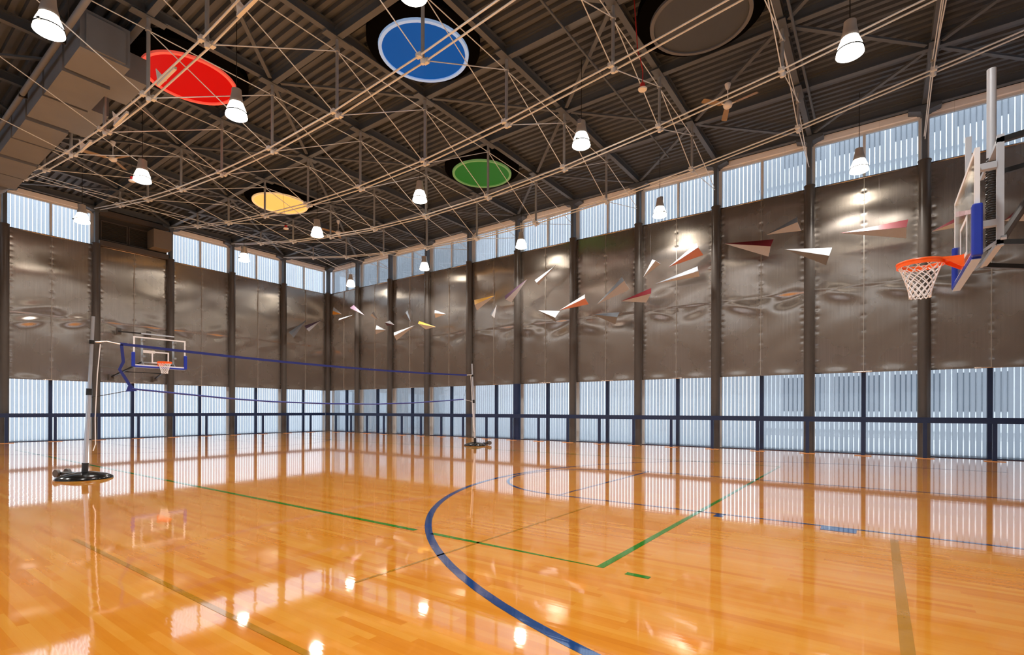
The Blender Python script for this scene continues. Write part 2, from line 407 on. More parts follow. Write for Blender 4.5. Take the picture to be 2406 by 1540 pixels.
# ------------------------------------------------------------------ columns
def make_column(wd, i, corner=False, navy=False, label=''):
    c = P(wd, i*S, 0, 0); mb = MB()
    mb.lathe([(.145, 0), (.145, ZM1+.02), (.155, ZM1+.02), (.155, ZM1+.05), (.05, ZM1+.06)], c, 20)
    o = mb.build('steel_column', M['column'], smooth=True)
    tag(o, label, 'column', 'steel columns around the hall', 'structure')
    u = MB(); wbox(u, wd, i*S-.06, i*S+.06, -.09, .12, ZM1+.04, BEAM); uo = u.build('upper_post', M['beam'], o)
    k = MB(); a = i*S
    for sgn in (-1, 1):
        k.add([P(wd, a+sgn*.05, d, z) for d in (-.10,.24) for z in (9.50, BEAM+.02)] + [P(wd, a+sgn*.36, d, z) for d in (-.10,.24) for z in (9.585, BEAM+.02)],
              [(0,1,5,4),(2,6,7,3),(0,4,6,2),(1,3,7,5),(4,5,7,6),(0,2,3,1)])
    wbox(k, wd, a-.08, a+.08, -.11, .24, 9.47, BEAM)
    k.build('head_bracket', M['beam'], o)
    if navy:
        n = MB().lathe([(.15,0),(.165,.0),(.165,ZM0),(.15,ZM0)], c, 20).build('lower_sleeve', M['navy'], o, smooth=True); n['label'] = 'navy painted lower sleeve'
    return o
make_column(W['right'], 0, True, label='steel column standing in the hall corner where both metal walls meet')
for key in ('right', 'far', 'left', 'near'):
    wd = W[key]; nb = wd['nb']
    for i in range(1, nb + (1 if key in ('right', 'far') else 0)):
        make_column(wd, i, navy=(key == 'right' and i == 5), label='%s steel column from the hall corner along the %s' % (ordinal(i), wd['nice']))
make_column(W['near'], NX, True, label='steel column in the corner behind the camera')

# ------------------------------------------------------------------ guard rails
for key in ('right', 'far'):
    wd = W[key]; L = wd['nb']*S
    g = thing('guard_rail', 'dark navy guard rail before the low windows of the ' + wd['nice'], 'railing', P(wd, 0, -.4, 0), group='navy guard rails')
    inv = Vector(P(wd, 0, -.4, 0))
    def rel(mb):
        mb.v = [tuple(Vector(v)-inv) for v in mb.v]; return mb
    top = MB(); wbox(top, wd, .43 if key == 'right' else .47, L-.1, -.44, -.36, .955, 1.105); rel(top).build('top_rail', M['navy'], g)
    for j in range(1, 2*wd['nb']):
        s = j*S/2; p = MB(); wbox(p, wd, s-.045, s+.045, -.435, -.365, .012, .96); rel(p).build('post', M['navy'], g)
        if True:
            b = MB(); wbox(b, wd, s-.2, s+.2, -.5, -.3, 0, .012); bo = rel(b).build('base_plate', M['wood_trim'], g); bo['label'] = 'thin wooden floor plate'

# ------------------------------------------------------------------ ceiling deck
pitch = S/12; mb = MB(); x = -LX-.6; pts = []
while x < .6:
    pts += [(x, DECK), (x+.10, DECK), (x+.125, DECK+.085), (x+pitch-.025, DECK+.085)]; x += pitch
n = len(pts)
mb.add([(p[0], .6, p[1]) for p in pts] + [(p[0], -LY-.6, p[1]) for p in pts], [(i, i+1, n+i+1, n+i) for i in range(n-1)])
mb.box((-LX-.6, -LY-.6, DECK+.1), (.6, .6, DECK+.18))
ce = mb.build('ceiling', M['deck']); tag(ce, 'dark grey ribbed metal roof deck', 'ceiling', kind='structure')

# roof beams: continuous along the hall, short ones across, one diagonal per bay
for k in range(0, NX+1):
    b = MB().ibeam((-k*S, .3, (BEAM+DECK)/2), (-k*S, -LY-.3, (BEAM+DECK)/2), .14, DECK-BEAM, .022)
    o = b.build('roof_beam', M['beam'])
    tag(o, ['roof beam lying along the top of the long metal-clad wall'][0] if k == 0 else '%s lengthwise roof beam out from the long metal-clad wall' % ordinal(k), 'beam', 'lengthwise roof beams', 'structure')
for j in range(0, NY+1):
    xb = thing('roof_beam', 'crosswise roof beams over the short wall behind the far hoop' if j == 0 else '%s line of crosswise roof beams from the far hoop wall' % ordinal(j), 'beam', (0, -j*S, 0), group='crosswise roof beams', kind='structure')
    for k in range(NX):
        MB().ibeam((-k*S-.07, 0, (BEAM+DECK)/2+.02), (-(k+1)*S+.07, 0, (BEAM+DECK)/2+.02), .13, DECK-BEAM-.03, .02).build('beam_length', M['beam'], xb)
    for k in range(1, NX):
        MB().box((-k*S-.33, -.10, BEAM-.005), (-k*S+.33, .10, BEAM-.02)).build('splice_plate', M['beam'], xb)
SKY = {(3,6): 'blue', (4,4): 'red', (2,2): 'yellow', (1,5): 'green', (2,8): 'grey'}
for i in range(NX):
    for j in range(NY):
        if (i, j) in SKY: continue
        a, b = ((i, j), (i+1, j+1)) if (i+j) % 2 else ((i+1, j), (i, j+1))
        p = Vector((-a[0]*S, -a[1]*S, BEAM+.06)); q = Vector((-b[0]*S, -b[1]*S, BEAM+.06)); d = (q-p).normalized()
        o = MB().bar(p+d*.2, q-d*.2, .09, .05).build('roof_brace', M['beam'])
        tag(o, 'diagonal roof brace, %s bay from the long wall, %s from the far wall' % (ordinal(i+1), ordinal(j+1)), 'brace', 'diagonal roof braces', 'structure')

# ------------------------------------------------------------------ rod trusses
HZ = [9.60, 9.14, 8.70, 8.37, 8.12, 7.98, 7.98, 8.12, 8.37, 8.70, 9.14, 9.60]
for k in range(1, NX):
    X = -k*S
    where = {1: 'nearest the long metal-clad wall', 5: 'beside the square air duct', 4: 'crossing in front of the blue skylight', 3: 'third out from the long metal-clad wall', 2: 'second out from the long metal-clad wall', 6: 'over the camera side of the hall'}[k]
    t = thing('roof_truss', 'twin-rod sagging roof truss ' + where, 'truss', (X, 0, 0), group='lengthwise rod trusses')
    for sx in (-.09, .09):
        MB().tube([(sx, -j*S, HZ[j]) for j in range(NY+1)], .019, 8).build('chord_rod', M['rod'], t, smooth=True)
    for j in range(1, NY):
        MB().tube([(0, -j*S, HZ[j]-.05), (0, -j*S, BEAM)], .036, 10).build('post', M['post'], t, smooth=True)
        c = MB().cbox((0, -j*S, HZ[j]), (.30, .055, .06)).cbox((-.10, -j*S, HZ[j]), (.07, .12, .09)).cbox((.10, -j*S, HZ[j]), (.07, .12, .09))
        c.lathe([(.0,-.10),(.04,-.095),(.048,-.05),(.048,0)], (0, -j*S, HZ[j]-.02), 10)
        c.build('node_clamp', M['clamp'], t)
        MB().lathe([(.05,-.04),(.06,-.03),(.06,.03),(.05,.04)], (0,-j*S,TOPN), 10).build('rod_collar', M['post'], t)
def rod(p, q, par): return MB().tube([p, q], .011, 6).build('rod', M['rod'], par, smooth=True)
for j in range(1, NY):
    t = thing('tie_rods', '%s crosswise line of thin crossing tie rods from the far hoop wall' % ordinal(j), 'tie rods', (0, -j*S, 0), group='crosswise tie rods')
    for k in range(1, NX-1):
        duct = k == 5 and j <= 4       # the air duct fills the space above these
        if not duct: rod((-k*S, .02, TOPN), (-(k+1)*S, .02, TOPN), t)
        if not (duct and j < 3): rod((-k*S-.1, 0, HZ[j]), (-(k+1)*S+.03, 0, 9.0 if duct and j == 3 else TOPN-(.10 if duct else .03)), t)
        if not duct and not (k == 5 and j == 5): rod((-k*S-.03, -.02, TOPN-.03), (-(k+1)*S+.1, -.02, HZ[j]), t)
    rod((-S, .02, TOPN), (-.16, .02, 8.78), t); rod((-S+.1, 0, HZ[j]), (-.16, 0, 8.70), t)
    rod((-(NX-1)*S, .02, TOPN), (-LX+.16, .02, 8.78), t); rod((-(NX-1)*S-.1, 0, HZ[j]), (-LX+.16, 0, 8.70), t)

# ------------------------------------------------------------------ skylights
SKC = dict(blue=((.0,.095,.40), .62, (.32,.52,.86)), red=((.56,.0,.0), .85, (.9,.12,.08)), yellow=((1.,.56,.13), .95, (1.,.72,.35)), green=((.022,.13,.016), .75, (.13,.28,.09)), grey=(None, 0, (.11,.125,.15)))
for (i, j), cname in SKY.items():
    c = (-(i+.5)*S, -(j+.5)*S, 0); ec, es, rc = SKC[cname]
    t = thing('skylight', 'round %s skylight in a black curb between the roof beams' % {'grey': 'dark unlit grey', 'blue': 'bright blue', 'red': 'red', 'yellow': 'pale yellow', 'green': 'green'}[cname], 'skylight', c, group='round coloured skylights')
    MB().lathe([(1.04,9.60),(1.30,9.72),(1.30,DECK-.006),(1.26,DECK-.006),(1.26,9.75),(1.04,9.64)], (0,0,0), 48, True).build('curb', M['matt_black'], t, smooth=True)
    if ec: pm = pbr('skylight_%s_glazing' % cname, tuple(x*.35 for x in ec), .5, 0, .1, 1., .1, emit=ec, es=es); rm = pbr('skylight_%s_rim' % cname, rc, .5, 0, .03, emit=rc, es=.42)  # emission stands in for daylight through the pane and leaking round the rim
    else: pm = pbr('skylight_grey_cover', (.046,.062,.085), .6); rm = pbr('skylight_grey_rim', rc, .5)
    pn = MB().lathe([(0,9.585),(.96,9.585),(.96,9.61),(0,9.61)], (0,0,0), 48).build('pane', pm, t)
    MB().lathe([(.955,9.55),(1.03,9.55),(1.04,9.64),(.955,9.62)], (0,0,0), 48, True).build('rim', rm, t, smooth=True)

# ------------------------------------------------------------------ pendant lamps
def make_lamp(label):
    t = thing('pendant_lamp', label, 'lamp', (0,0,0), group='bell-shaped pendant lamps')
    b = MB().lathe([(.0,-.20),(.20,-.20),(.222,-.185),(.222,-.17),(.19,-.02),(.135,.12),(.10,.13),(0,.13)], (0,0,0), 28).build('bell', M['bell'], t, smooth=True)
    MB().torus((0,0,-.10), .213, .010, 28, 6).build('wire_band', M['matt_black'], t, smooth=True)
    MB().cbox((.235,0,-.11), (.05,.05,.035)).build('clip', M['black'], t)
    h = MB().lathe([(.14,.115),(.145,.15),(.125,.22),(.105,.33),(.10,.42),(.06,.43),(.02,.435)], (0,0,0), 20).build('housing', M['housing'], t, smooth=True)
    MB().cbox((.09,0,.38), (.06,.09,.11)).build('ballast_box', M['chrome'], h)
    MB().tube([(0,0,.43), (0,0,DECK-7.97)], .009, 6).build('cord', M['black'], t)
    ld = bpy.data.lights.new('bulb', 'SPOT'); ld.energy = 1000; ld.color = (1,.95,.88); ld.spot_size = R(140); ld.spot_blend = .6; ld.shadow_soft_size = .20
    lo = bpy.data.objects.new('bulb', ld); col.objects.link(lo); lo.parent = t; lo.location = (0,0,-.23)
    return t
rows = ['first', 'second', 'third', 'fourth', 'fifth']
lanes = [(.47, 'close to the long wall'), (2.49, 'in the middle lane'), (4.52, 'in the red skylight lane'), (6.50, 'over the camera side')]
l0 = None; lamps = []
for lx, ln in lanes:
    for jy, ly in enumerate((1.42, 3.41, 5.40, 7.46, 9.47)):
        if lx > 6 and jy == 2: lx2, ly2, lz = 5.66, 5.36, 8.0
        else: lx2, ly2, lz = lx, ly, 7.97
        lab = 'bell-shaped pendant lamp %s, %s row from the far wall' % (ln, rows[jy])
        if lx > 6 and jy == 2: lab = 'large bright pendant lamp hanging beside the square air duct'
        if l0 is None: l0 = make_lamp(lab); l0.location = (-lx2*S, -ly2*S, lz); lamps.append(l0)
        else: lamps.append(dup(l0, (-lx2*S, -ly2*S, lz), random.uniform(0,6.28), lab))
l0.rotation_euler = (0,0,.4)

# ------------------------------------------------------------------ ceiling fans
def make_fan(label):
    t = thing('ceiling_fan', label, 'fan', (0,0,0), group='ceiling fans')
    MB().lathe([(.03,.40),(.055,.44),(.075,.53),(.075,.54)], (0,0,0), 16).build('canopy', M['white'], t, smooth=True)
    MB().tube([(0,0,.08),(0,0,.46)], .014, 8).build('down_rod', M['white'], t)
    MB().lathe([(.0,-.08),(.06,-.08),(.10,-.05),(.115,0),(.10,.06),(.05,.10),(0,.10)], (0,0,0), 20).build('motor', M['white'], t, smooth=True)
    for k in range(3):
        a = R(20 + 120*k); d = Vector((math.cos(a), math.sin(a), 0)); n = Vector((-d.y, d.x, 0))
        b = MB(); vs = []
        for r0, wd, in ((.16,.045), (.22,.062), (.70,.07), (.74,.055)):
            for sg in (-1,1):
                for dz in (-.004,.004): vs.append(tuple(d*r0 + n*sg*wd + Vector((0,0,sg*.014+dz))))
        fs = []
        for q in range(3):
            o = q*4; fs += [(o,o+2,o+6,o+4),(o+1,o+5,o+7,o+3),(o,o+4,o+5,o+1),(o+2,o+3,o+7,o+6)]
        fs += [(0,1,3,2),(12,14,15,13)]
        b.add(vs, fs); b.build('blade', M['wood_blade'], t)
        MB().bar(tuple(d*.08), tuple(d*.2), .05, .012).build('blade_bracket', M['white'], t)
    return t
f0 = make_fan('white ceiling fan near the long metal-clad wall, between it and the grey skylight'); f0.location = (-1.52*S, -8.48*S, 9.12)
for (x, y), lb in (((4.52, 2.53), 'white ceiling fan beside the square air duct'), ((1.55, 2.55), 'small distant ceiling fan beyond the yellow skylight, near the hall corner')):
    dup(f0, (-x*S, -y*S, 9.12), .5, lb)

# ------------------------------------------------------------------ smoke detectors on red leads
def detector(p, label, top, big=False):
    t = thing('smoke_detector', label, 'smoke detector', p, group='hanging smoke detectors')
    MB().lathe([(0,-.05),(.085,-.045),(.095,-.02),(.07,0),(0,.0)], (0,0,0), 20).build('disc', M['white'], t, smooth=True)
    MB().lathe([(.05,0),(.055,.03),(.05,.09),(.02,.10)], (0,0,0), 16).build('base', M['red'], t, smooth=True)
    MB().tube([(0,0,.09), (.01,0,.35), (-.05,.03,.60), (-.02,.10,.80), (-.08,.16,top-p[2])], .011 if big else .004, 6).build('cord', M['red' if big else 'black'], t)
detector((-7.79,-22.41,8.0), 'white and red smoke detector dangling by the grey skylight', DECK, True)
detector((-7.64,-8.62,8.0), 'small red and white smoke detector hanging just past the yellow skylight', DECK)
detector((-12.42,-8.64,8.0), 'red and white smoke detector hanging behind the lamp next to the duct fan', DECK)

# ------------------------------------------------------------------ conduits and pipe
def pipe(name, pts, r, mat, label, cat, clamps=()):
    o = MB().tube(pts, r, 10).build(name, M[mat], smooth=True); tag(o, label, cat)
    for c in clamps: MB().cbox(c, (r*2.6, .05, r*2.6)).build('clamp', M['black'], o)
    return o
pipe('conduit', [(-10.2,-20.86,9.58), (-1.44,-20.83,9.58)], .026, 'beam', 'thin grey conduit running straight across toward the long metal wall', 'conduit')
pipe('conduit', [(-9.8,-24.9,9.58), (-1.25,-24.93,9.58)], .03, 'beam', 'grey conduit crossing the roof nearest the near hoop', 'conduit')
pipe('pipe', [(-14.93,-2.9,8.98), (-14.90,-18.5,8.98)], .06, 'duct', 'long round grey pipe running beside the square air duct', 'pipe', [(-14.9,-y,8.98) for y in (3.4,6.3,9.4,12.6,15.5)])
pipe('pipe', [(-16.0,-2.9,9.3), (-15.9,-18.5,9.3)], .04, 'steel_dark', 'thinner dark pipe farther out beside the square air duct', 'pipe')

# ------------------------------------------------------------------ air duct
dt = thing('air_duct', 'big square galvanised air duct hung under the roof beside the red skylight', 'air duct', (-14.32, -13.25, 8.6))
def D(mb): mb.v = [(v[0]+14.32, v[1]+13.25, v[2]-8.6) for v in mb.v]; return mb
ys = [-13.25, -12.0, -10.4, -8.8, -7.2, -5.6, -4.0, -2.6]
for q in range(len(ys)-1):
    dz = (0, .0, .03, 0, .03, 0, .03)[q]
    D(MB().box((-14.75, ys[q], 8.64+dz), (-13.9, ys[q+1]-.16, 9.46))).build('duct_section', M['duct'], dt)
    D(MB().box((-14.69, ys[q+1]-.16, 8.74+dz), (-13.96, ys[q+1], 9.43))).build('joint', M['duct'], dt)
D(MB().box((-14.66, -13.30, 8.68), (-13.99, -13.25, 9.36))).build('end_cap', M['duct'], dt)
for y0, y1 in ((-12.75, -11.45), (-10.5, -8.75)):
    D(MB().box((-13.9, y0, 8.72), (-13.42 if y0 < -11.5 else -13.5, y1, 9.3))).build('side_outlet', M['duct'], dt)
el = MB(); pts = [(-14.32, -2.6+.05, 9.03), (-14.34,-2.0,9.02), (-14.45,-1.45,9.0), (-14.75,-1.0,9.0), (-15.3,-.8,9.0), (-16.2,-.78,9.0)]
D(el.tube(pts, .43, 20)).build('elbow', M['duct'], dt, smooth=True)
for y in (-12.6, -9.5, -6.4, -3.3):
    for x in (-14.78, -13.87):
        D(MB().tube([(x, y, 9.2), (x, y, DECK)], .008, 6)).build('hanger_rod', M['steel_dark'], dt)

# pale brackets on the truss under the duct
for q, (y, lb) in enumerate(((-14.38, 'in front of the red skylight'), (-11.83, 'below the square duct outlet'), (-9.29, 'nearest the duct fan'), (-17.7, 'above the red skylight'))):
    t = thing('hanging_bracket', 'small white bracket between the twin truss rods, ' + lb, 'bracket', (-5*S, y, 8.10 if q < 2 else (8.24 if q == 2 else 8.02)), group='white truss brackets')
    MB().add([(-.09,-.01,.16),(.11,-.01,.02),(-.05,-.01,-.18),(-.09,.01,.16),(.11,.01,.02),(-.05,.01,-.18)], [(0,1,2),(5,4,3),(0,3,4,1),(1,4,5,2),(2,5,3,0)]).build('gusset', M['white'], t)
    MB().bar((-.05,0,-.16), (-.05,-.85,-.14), .05, .05).build('arm', M['clamp'], t)

# ------------------------------------------------------------------ vent infill on the far wall
vt = thing('vent_panel', 'dark boarded vent panel filling one clerestory bay above the far hoop', 'vent panel', (-3.5*S, 0, ZM1))
def V(mb): mb.v = [(v[0]+3.5*S, v[1], v[2]-ZM1) for v in mb.v]; return mb
x0, x1 = -4*S+.1, -3*S-.1
V(MB().box((x0, .17, ZM1-.2), (x1, .38, ZC1+.02))).build('back_board', M['panel_dark'], vt)
V(MB().box((x0, -.06, ZM1+.005), (x1, .17, ZM1+.22))).build('sill_beam', M['steel_dark'], vt)
V(MB().box((x0, -.05, 9.42), (x1, .17, 9.64))).build('head_beam', M['steel_dark'], vt)
for a, b in ((x0+.08, x0+1.02), (x0+1.06, x0+1.95)):
    f = MB()
    for p, q in (((a,.12,8.42),(b,.17,8.46)), ((a,.12,9.20),(b,.17,9.24)), ((a,.12,8.46),(a+.03,.17,9.20)), ((b-.03,.12,8.46),(b,.17,9.20))): f.box(p, q)
    V(f).build('louvre_frame', M['steel_dark'], vt)
    lv = MB()
    for z in range(12): lv.bar((a+.03,.15,8.49+.06*z), (b-.03,.15,8.49+.06*z), .045, .008, up=(0,.5,1))
    V(lv).build('louvres', M['panel_dark'], vt)
V(MB().box((-9.12, -.62, 8.42), (-8.42, .12, 9.22))).build('outlet_box', M['box_grey'], vt)['label'] = 'paler square outlet box'

# ------------------------------------------------------------------ basketball hoops (built facing +Y, board face at y=0, hung from a wall behind at y=-2.9)
def make_hoop(label, loc, rz, near):
    t = thing('basketball_hoop', label, 'basketball hoop', loc, rz, group='wall-mounted basketball hoops')
    z0, z1, hw = 3.0, 4.14, .915
    bd = MB().box((-hw+.03, -.012, z0+.03), (hw-.03, 0, z1-.03)).build('backboard', M['board_glass'], t)
    f = MB(); e = .05
    for p, q in (((-hw,-.04,z1-e),(hw,.004,z1)), ((-hw,-.04,z0),(hw,.004,z0+e)), ((-hw,-.04,z0+e),(-hw+e,.004,z1-e)), ((hw-e,-.04,z0+e),(hw,.004,z1-e))): f.box(p, q)
    f.build('board_frame', M['boardline'], bd)
    s = MB(); a, b, c, d = -.305, .305, 3.13, 3.60; e = .05
    for p, q in (((a,.001,d-e),(b,.005,d)), ((a,.001,c),(b,.005,c+e)), ((a,.001,c+e),(a+e,.005,d-e)), ((b-e,.001,c+e),(b,.005,d-e))): s.box(p, q)
    s.build('target_square', M['boardline'], bd)
    # padding round the lower edge: bottom strip plus two upright corner pads
    for sg in (-1, 1):
        pm = MB(); x = sg*(hw+.0)
        pm.box((x-.055*1, -.06, z0-.05), (x+.055, .03, z0+.52)); po = pm.build('corner_pad', M['blue_pad'], t)
        bv = po.modifiers.new('Bevel', 'BEVEL'); bv.width = .018; bv.segments = 3
    po = MB().box((-hw+.05, -.06, z0-.07), (hw-.05, .03, z0+.0)).build('bottom_pad', [M['blue_pad']], t)
    bv = po.modifiers.new('Bevel', 'BEVEL'); bv.width = .015; bv.segments = 3
    MB().box((-hw+.02, -.055, z0-.076), (hw-.02, .025, z0-.068)).build('pad_underside', M['grey_pad'], t)['label'] = 'pale grey pad underside'
    # rim
    zr = 3.17; yc = .42; rr = .238
    MB().torus((0, yc, zr), rr, .016, 40, 8).lathe([(rr-.008,-.052),(rr+.008,-.052),(rr+.008,-.006),(rr-.008,-.006)], (0,yc,zr), 40, True).build('rim', M['orange'], t, smooth=True)
    m = MB(); m.box((-.10, 0, zr-.13), (.10, .02, zr+.02))
    m.add([(-.09,.02,zr-.01),(.09,.02,zr-.01),(.14,yc-rr+.05,zr-.012),(-.14,yc-rr+.05,zr-.012),(-.09,.02,zr+.014),(.09,.02,zr+.014),(.14,yc-rr+.05,zr+.012),(-.14,yc-rr+.05,zr+.012)],
          [(0,3,2,1),(4,5,6,7),(0,1,5,4),(1,2,6,5),(2,3,7,6),(3,0,4,7)])
    for sg in (-1,1):
        m.add([(sg*.085,.02,zr-.13),(sg*.085,.02,zr),(sg*.12,yc-rr+.03,zr),(sg*.095,.02,zr-.13),(sg*.095,.02,zr),(sg*.13,yc-rr+.03,zr)], [(0,1,2),(5,4,3),(0,3,4,1),(1,4,5,2),(2,5,3,0)])
    m.build('rim_bracket', M['orange'], t)
    # net: two families of crossing cords
    nt_ = MB(); n = 12; rows_ = 9
    def npt(a, q):
        tt = q/rows_; r = rr*(1 - .60*tt**.75 + .06*max(0, tt-.8)/.2)
        return (r*math.cos(a), yc + r*math.sin(a), zr-.02-.43*tt)
    for k in range(n):
        for sg in (-1, 1):
            pts = [npt(2*math.pi*(k + sg*q*.5)/n + .13, q) for q in range(rows_+1)]
            nt_.tube(pts, .0058, 5)
    lo = [npt(2*math.pi*k/48, rows_-.3) for k in range(49)]
    nt_.tube(lo, .004, 5)
    nt_.build('net', M['netcord'], t, smooth=True)
    # mounting mast, height adjuster and frame behind the board
    if near:
        MB().tube([(0,-.25,4.30), (0,-.25,5.40)], .045, 12).build('mast', M['backframe'], t, smooth=True)
        MB().tube([(.05*math.cos(q*1.1), -.25+.05*math.sin(q*1.1), 3.22+q*1.1/220) for q in range(221)], .009, 5).build('coil', M['black'], t)
        MB().tube([(0,-.25,3.15),(0,-.25,4.32)], .03, 10).build('height_screw', M['chrome'], t, smooth=True)
    for sg in (-1, 1):
        x = sg*.55
        yb = -.25 if sg < 0 or not near else -.10
        MB().box((x-.03, yb-.03, 3.12), (x+.03, yb+.03, (4.36 if sg < 0 else 4.86) if near else 4.1)).build('upright', M['backframe'], t)
        MB().box((x-.04, yb+.03, 3.35), (x+.04, -.02, 3.42)).build('board_strut', M['backframe'], t)
        MB().box((x-.04, yb+.03, 4.0), (x+.04, -.02, 4.07)).build('board_strut', M['backframe'], t)
        MB().bar((x,-.25,4.30), (x,-2.82,4.62), .06, .06).build('upper_arm', M['black'], t)
        lo_ = MB().bar((x,-.25,3.16), (x*1.45,-2.82,2.66), .055, .055).build('lower_arm', M['black'], t)
        MB().tube([(x,-.30,3.20),(x,-.25,3.20)], .04, 10).build('pivot', M['chrome'], t)
        MB().box((x*1.45-.08,-2.90,2.55), (x*1.45+.08,-2.80,2.78)).build('wall_bracket', M['steel_dark'], t)
        MB().box((x-.08,-2.90,4.5), (x+.08,-2.80,4.75)).build('wall_bracket', M['steel_dark'], t)
        MB().bar((x,-.02,3.02), (x,-.26,3.20), .03, .03).build('corner_brace', M['backframe'], t)
    MB().bar((-.58,-.9,3.06), (.62,-.9,3.06), .035, .035).build('cross_tie', M['black'], t)
    MB().bar((-.7,-1.9,2.85), (.7,-1.9,2.85), .035, .035).build('cross_tie', M['black'], t)
    MB().bar((-.58,-.25,4.30), (.58,-.25,4.30), .06, .05).build('cross_frame', M['backframe'], t)
    MB().bar((-.58,-.25,3.16), (.58,-.25,3.16), .06, .05).build('cross_frame', M['backframe'], t)
    for x in ((-.55, .55) if near else ()): MB().bar((x,-1.0,4.39), (x*1.1,-1.9,2.85), .045, .045).build('diagonal_stay', M['backframe'], t)
    if near: MB().tube([(.0,-.3,3.25), (0,-.85,4.34)], .03, 8).tube([(0,-.3,3.25),(0,-.55,3.72)], .045, 8).build('gas_spring', M['steel_dark'], t)
    return t
h0 = make_hoop('large near basketball hoop with glass board, blue pads and orange rim', (HX, -LY+2.91, 0), 0, True)
make_hoop('distant basketball hoop with glass board, seen behind the volleyball net', (HX-.07, -2.93, -.02), math.pi, False)

# ------------------------------------------------------------------ volleyball poles and net
NYP = -14.7
def make_pole(base, top, label, wheel, rb):
    t = thing('volleyball_pole', label, 'volleyball pole', base, group='volleyball poles')
    d = Vector(top) - Vector(base)
    def at(z): return Vector((d.x*z/d.z, d.y*z/d.z, z))
    MB().lathe([(0,.0),(rb,.0),(rb,.02),(rb*.97,.035),(rb*.8,.075),(rb*.45,.11),(.10,.125),(0,.125)], (0,0,0), 36).build('base', M['base_black'], t, smooth=True)
    MB().tube([at(.11), at(.28)], .05, 14).build('socket', M['black'], t, smooth=True)
    MB().tube([at(.2), at(1.62)], .034, 14).build('lower_tube', M['chrome'], t, smooth=True)
    MB().tube([at(1.55), at(d.z)], .028, 14).build('upper_tube', M['chrome'], t, smooth=True)
    MB().tube([at(1.52), at(1.64)], .046, 14).build('collar', M['black'], t, smooth=True)
    MB().tube([at(2.46), at(2.53)], .043, 14).build('net_clamp', M['black'], t, smooth=True)
    s = 1 if d.x > 0 else -1
    MB().tube([at(2.5)+Vector((s*.06,0,0)), at(2.5)+Vector((s*.14,0,.01))], .012, 8).build('hook', M['chrome'], t)
    MB().tube([at(2.47)+Vector((s*.12,-.02,0)), at(1.9)+Vector((s*.10,-.02,0)), at(1.1)+Vector((s*.10,-.03,0)), at(.62)+Vector((s*.12,-.05,0)), at(.5)+Vector((s*.09,-.05,0))], .008, 6).build('pull_cord', M['netcord'], t)
    w = Vector(wheel).normalized(); n = Vector((-w.y, w.x, 0))
    MB().bar(w*rb*.8 + Vector((0,0,.07)), w*(rb+.10) + Vector((0,0,.085)), .16, .05).build('wheel_fork', M['black'], t)
    for sg in (-1, 1):
        c = w*(rb+.13) + n*sg*.09 + Vector((0,0,.085))
        MB().tube([c - n*.025, c + n*.025], .07, 18).build('wheel', M['steel_dark'], t, smooth=True)
make_pole((-15.02, NYP, 0), (-14.90, NYP, 2.97), 'leaning volleyball pole on a round black base, nearer the camera', (-.35,.9,0), .42)
make_pole((-3.98, NYP, 0), (-4.17, NYP, 2.92), 'slim far volleyball pole on a round black base, before the long metal wall', (.9,-.45,0), .40)
nt = thing('volleyball_net', 'blue-taped volleyball net frame strung between the two poles', 'volleyball net', (-9.45, NYP, 1.4))
def NV(mb): mb.v = [(v[0]+9.45, v[1]-NYP, v[2]-1.4) for v in mb.v]; return mb
def band(pts, wd, name, mat):
    mb = MB(); P3 = [Vector(p) for p in pts]; n = len(P3); vs = []
    for i, p in enumerate(P3):
        d = (P3[min(i+1,n-1)] - P3[max(i-1,0)]).normalized(); u = Vector((-d.z, 0, d.x))
        for sg in (-1, 1):
            for dy in (-.004, .004): vs.append(p + u*sg*wd/2 + Vector((0,dy,0)))
    fs = []
    for i in range(n-1):
        o = i*4; fs += [(o,o+4,o+6,o+2),(o+1,o+3,o+7,o+5),(o,o+1,o+5,o+4),(o+2,o+6,o+7,o+3)]
    fs += [(0,2,3,1),(n*4-4,n*4-3,n*4-1,n*4-2)]
    return NV(mb.add(vs, fs)).build(name, M[mat], nt)
def sag(x, a, b, za, zb, s): t = (x-a)/(b-a); return za + (zb-za)*t - s*4*t*(1-t)
band([(x, NYP, sag(x, -14.49, -4.45, 2.51, 2.50, .09)) for x in [-14.49 + 10.04*i/24 for i in range(25)]], .052, 'top_tape', 'blue_tape')
band([(-14.47,NYP,2.50), (-14.45,NYP,2.28), (-14.44,NYP,2.17), (-14.50,NYP,2.02), (-14.42,NYP,1.88), (-14.30,NYP,1.66)], .052, 'side_tape', 'blue_tape')
NV(MB().add([(-14.34,NYP-.01,1.78),(-14.22,NYP-.01,1.62),(-14.40,NYP-.01,1.60),(-14.34,NYP+.01,1.78),(-14.22,NYP+.01,1.62),(-14.40,NYP+.01,1.60)], [(0,1,2),(5,4,3),(0,3,4,1),(1,4,5,2),(2,5,3,0)])).build('corner_patch', M['blue_tape'], nt)
bot = [(-14.30,NYP,1.66), (-13.6,NYP,1.60), (-12.5,NYP,1.51), (-11.5,NYP,1.455), (-10,NYP,1.425), (-8.5,NYP,1.43), (-7,NYP,1.485), (-5.6,NYP,1.575), (-4.62,NYP,1.645)]
NV(MB().tube(bot, .018, 8)).build('bottom_cord', M['blue_tape'], nt)
NV(MB().tube([(-4.45,NYP,2.46), (-4.50,NYP,2.0), (-4.62,NYP,1.645)], .004, 5)).build('end_cord', M['black'], nt)
NV(MB().tube([(-14.92,NYP,1.48), (-14.6,NYP,1.56), (-14.36,NYP,1.62)], .007, 5)).build('tie_cord', M['black'], nt)
NV(MB().tube([(-14.90,NYP,2.50), (-14.7,NYP,2.535), (-14.49,NYP,2.505)], .010, 6)).build('tie_cord', M['netcord'], nt)
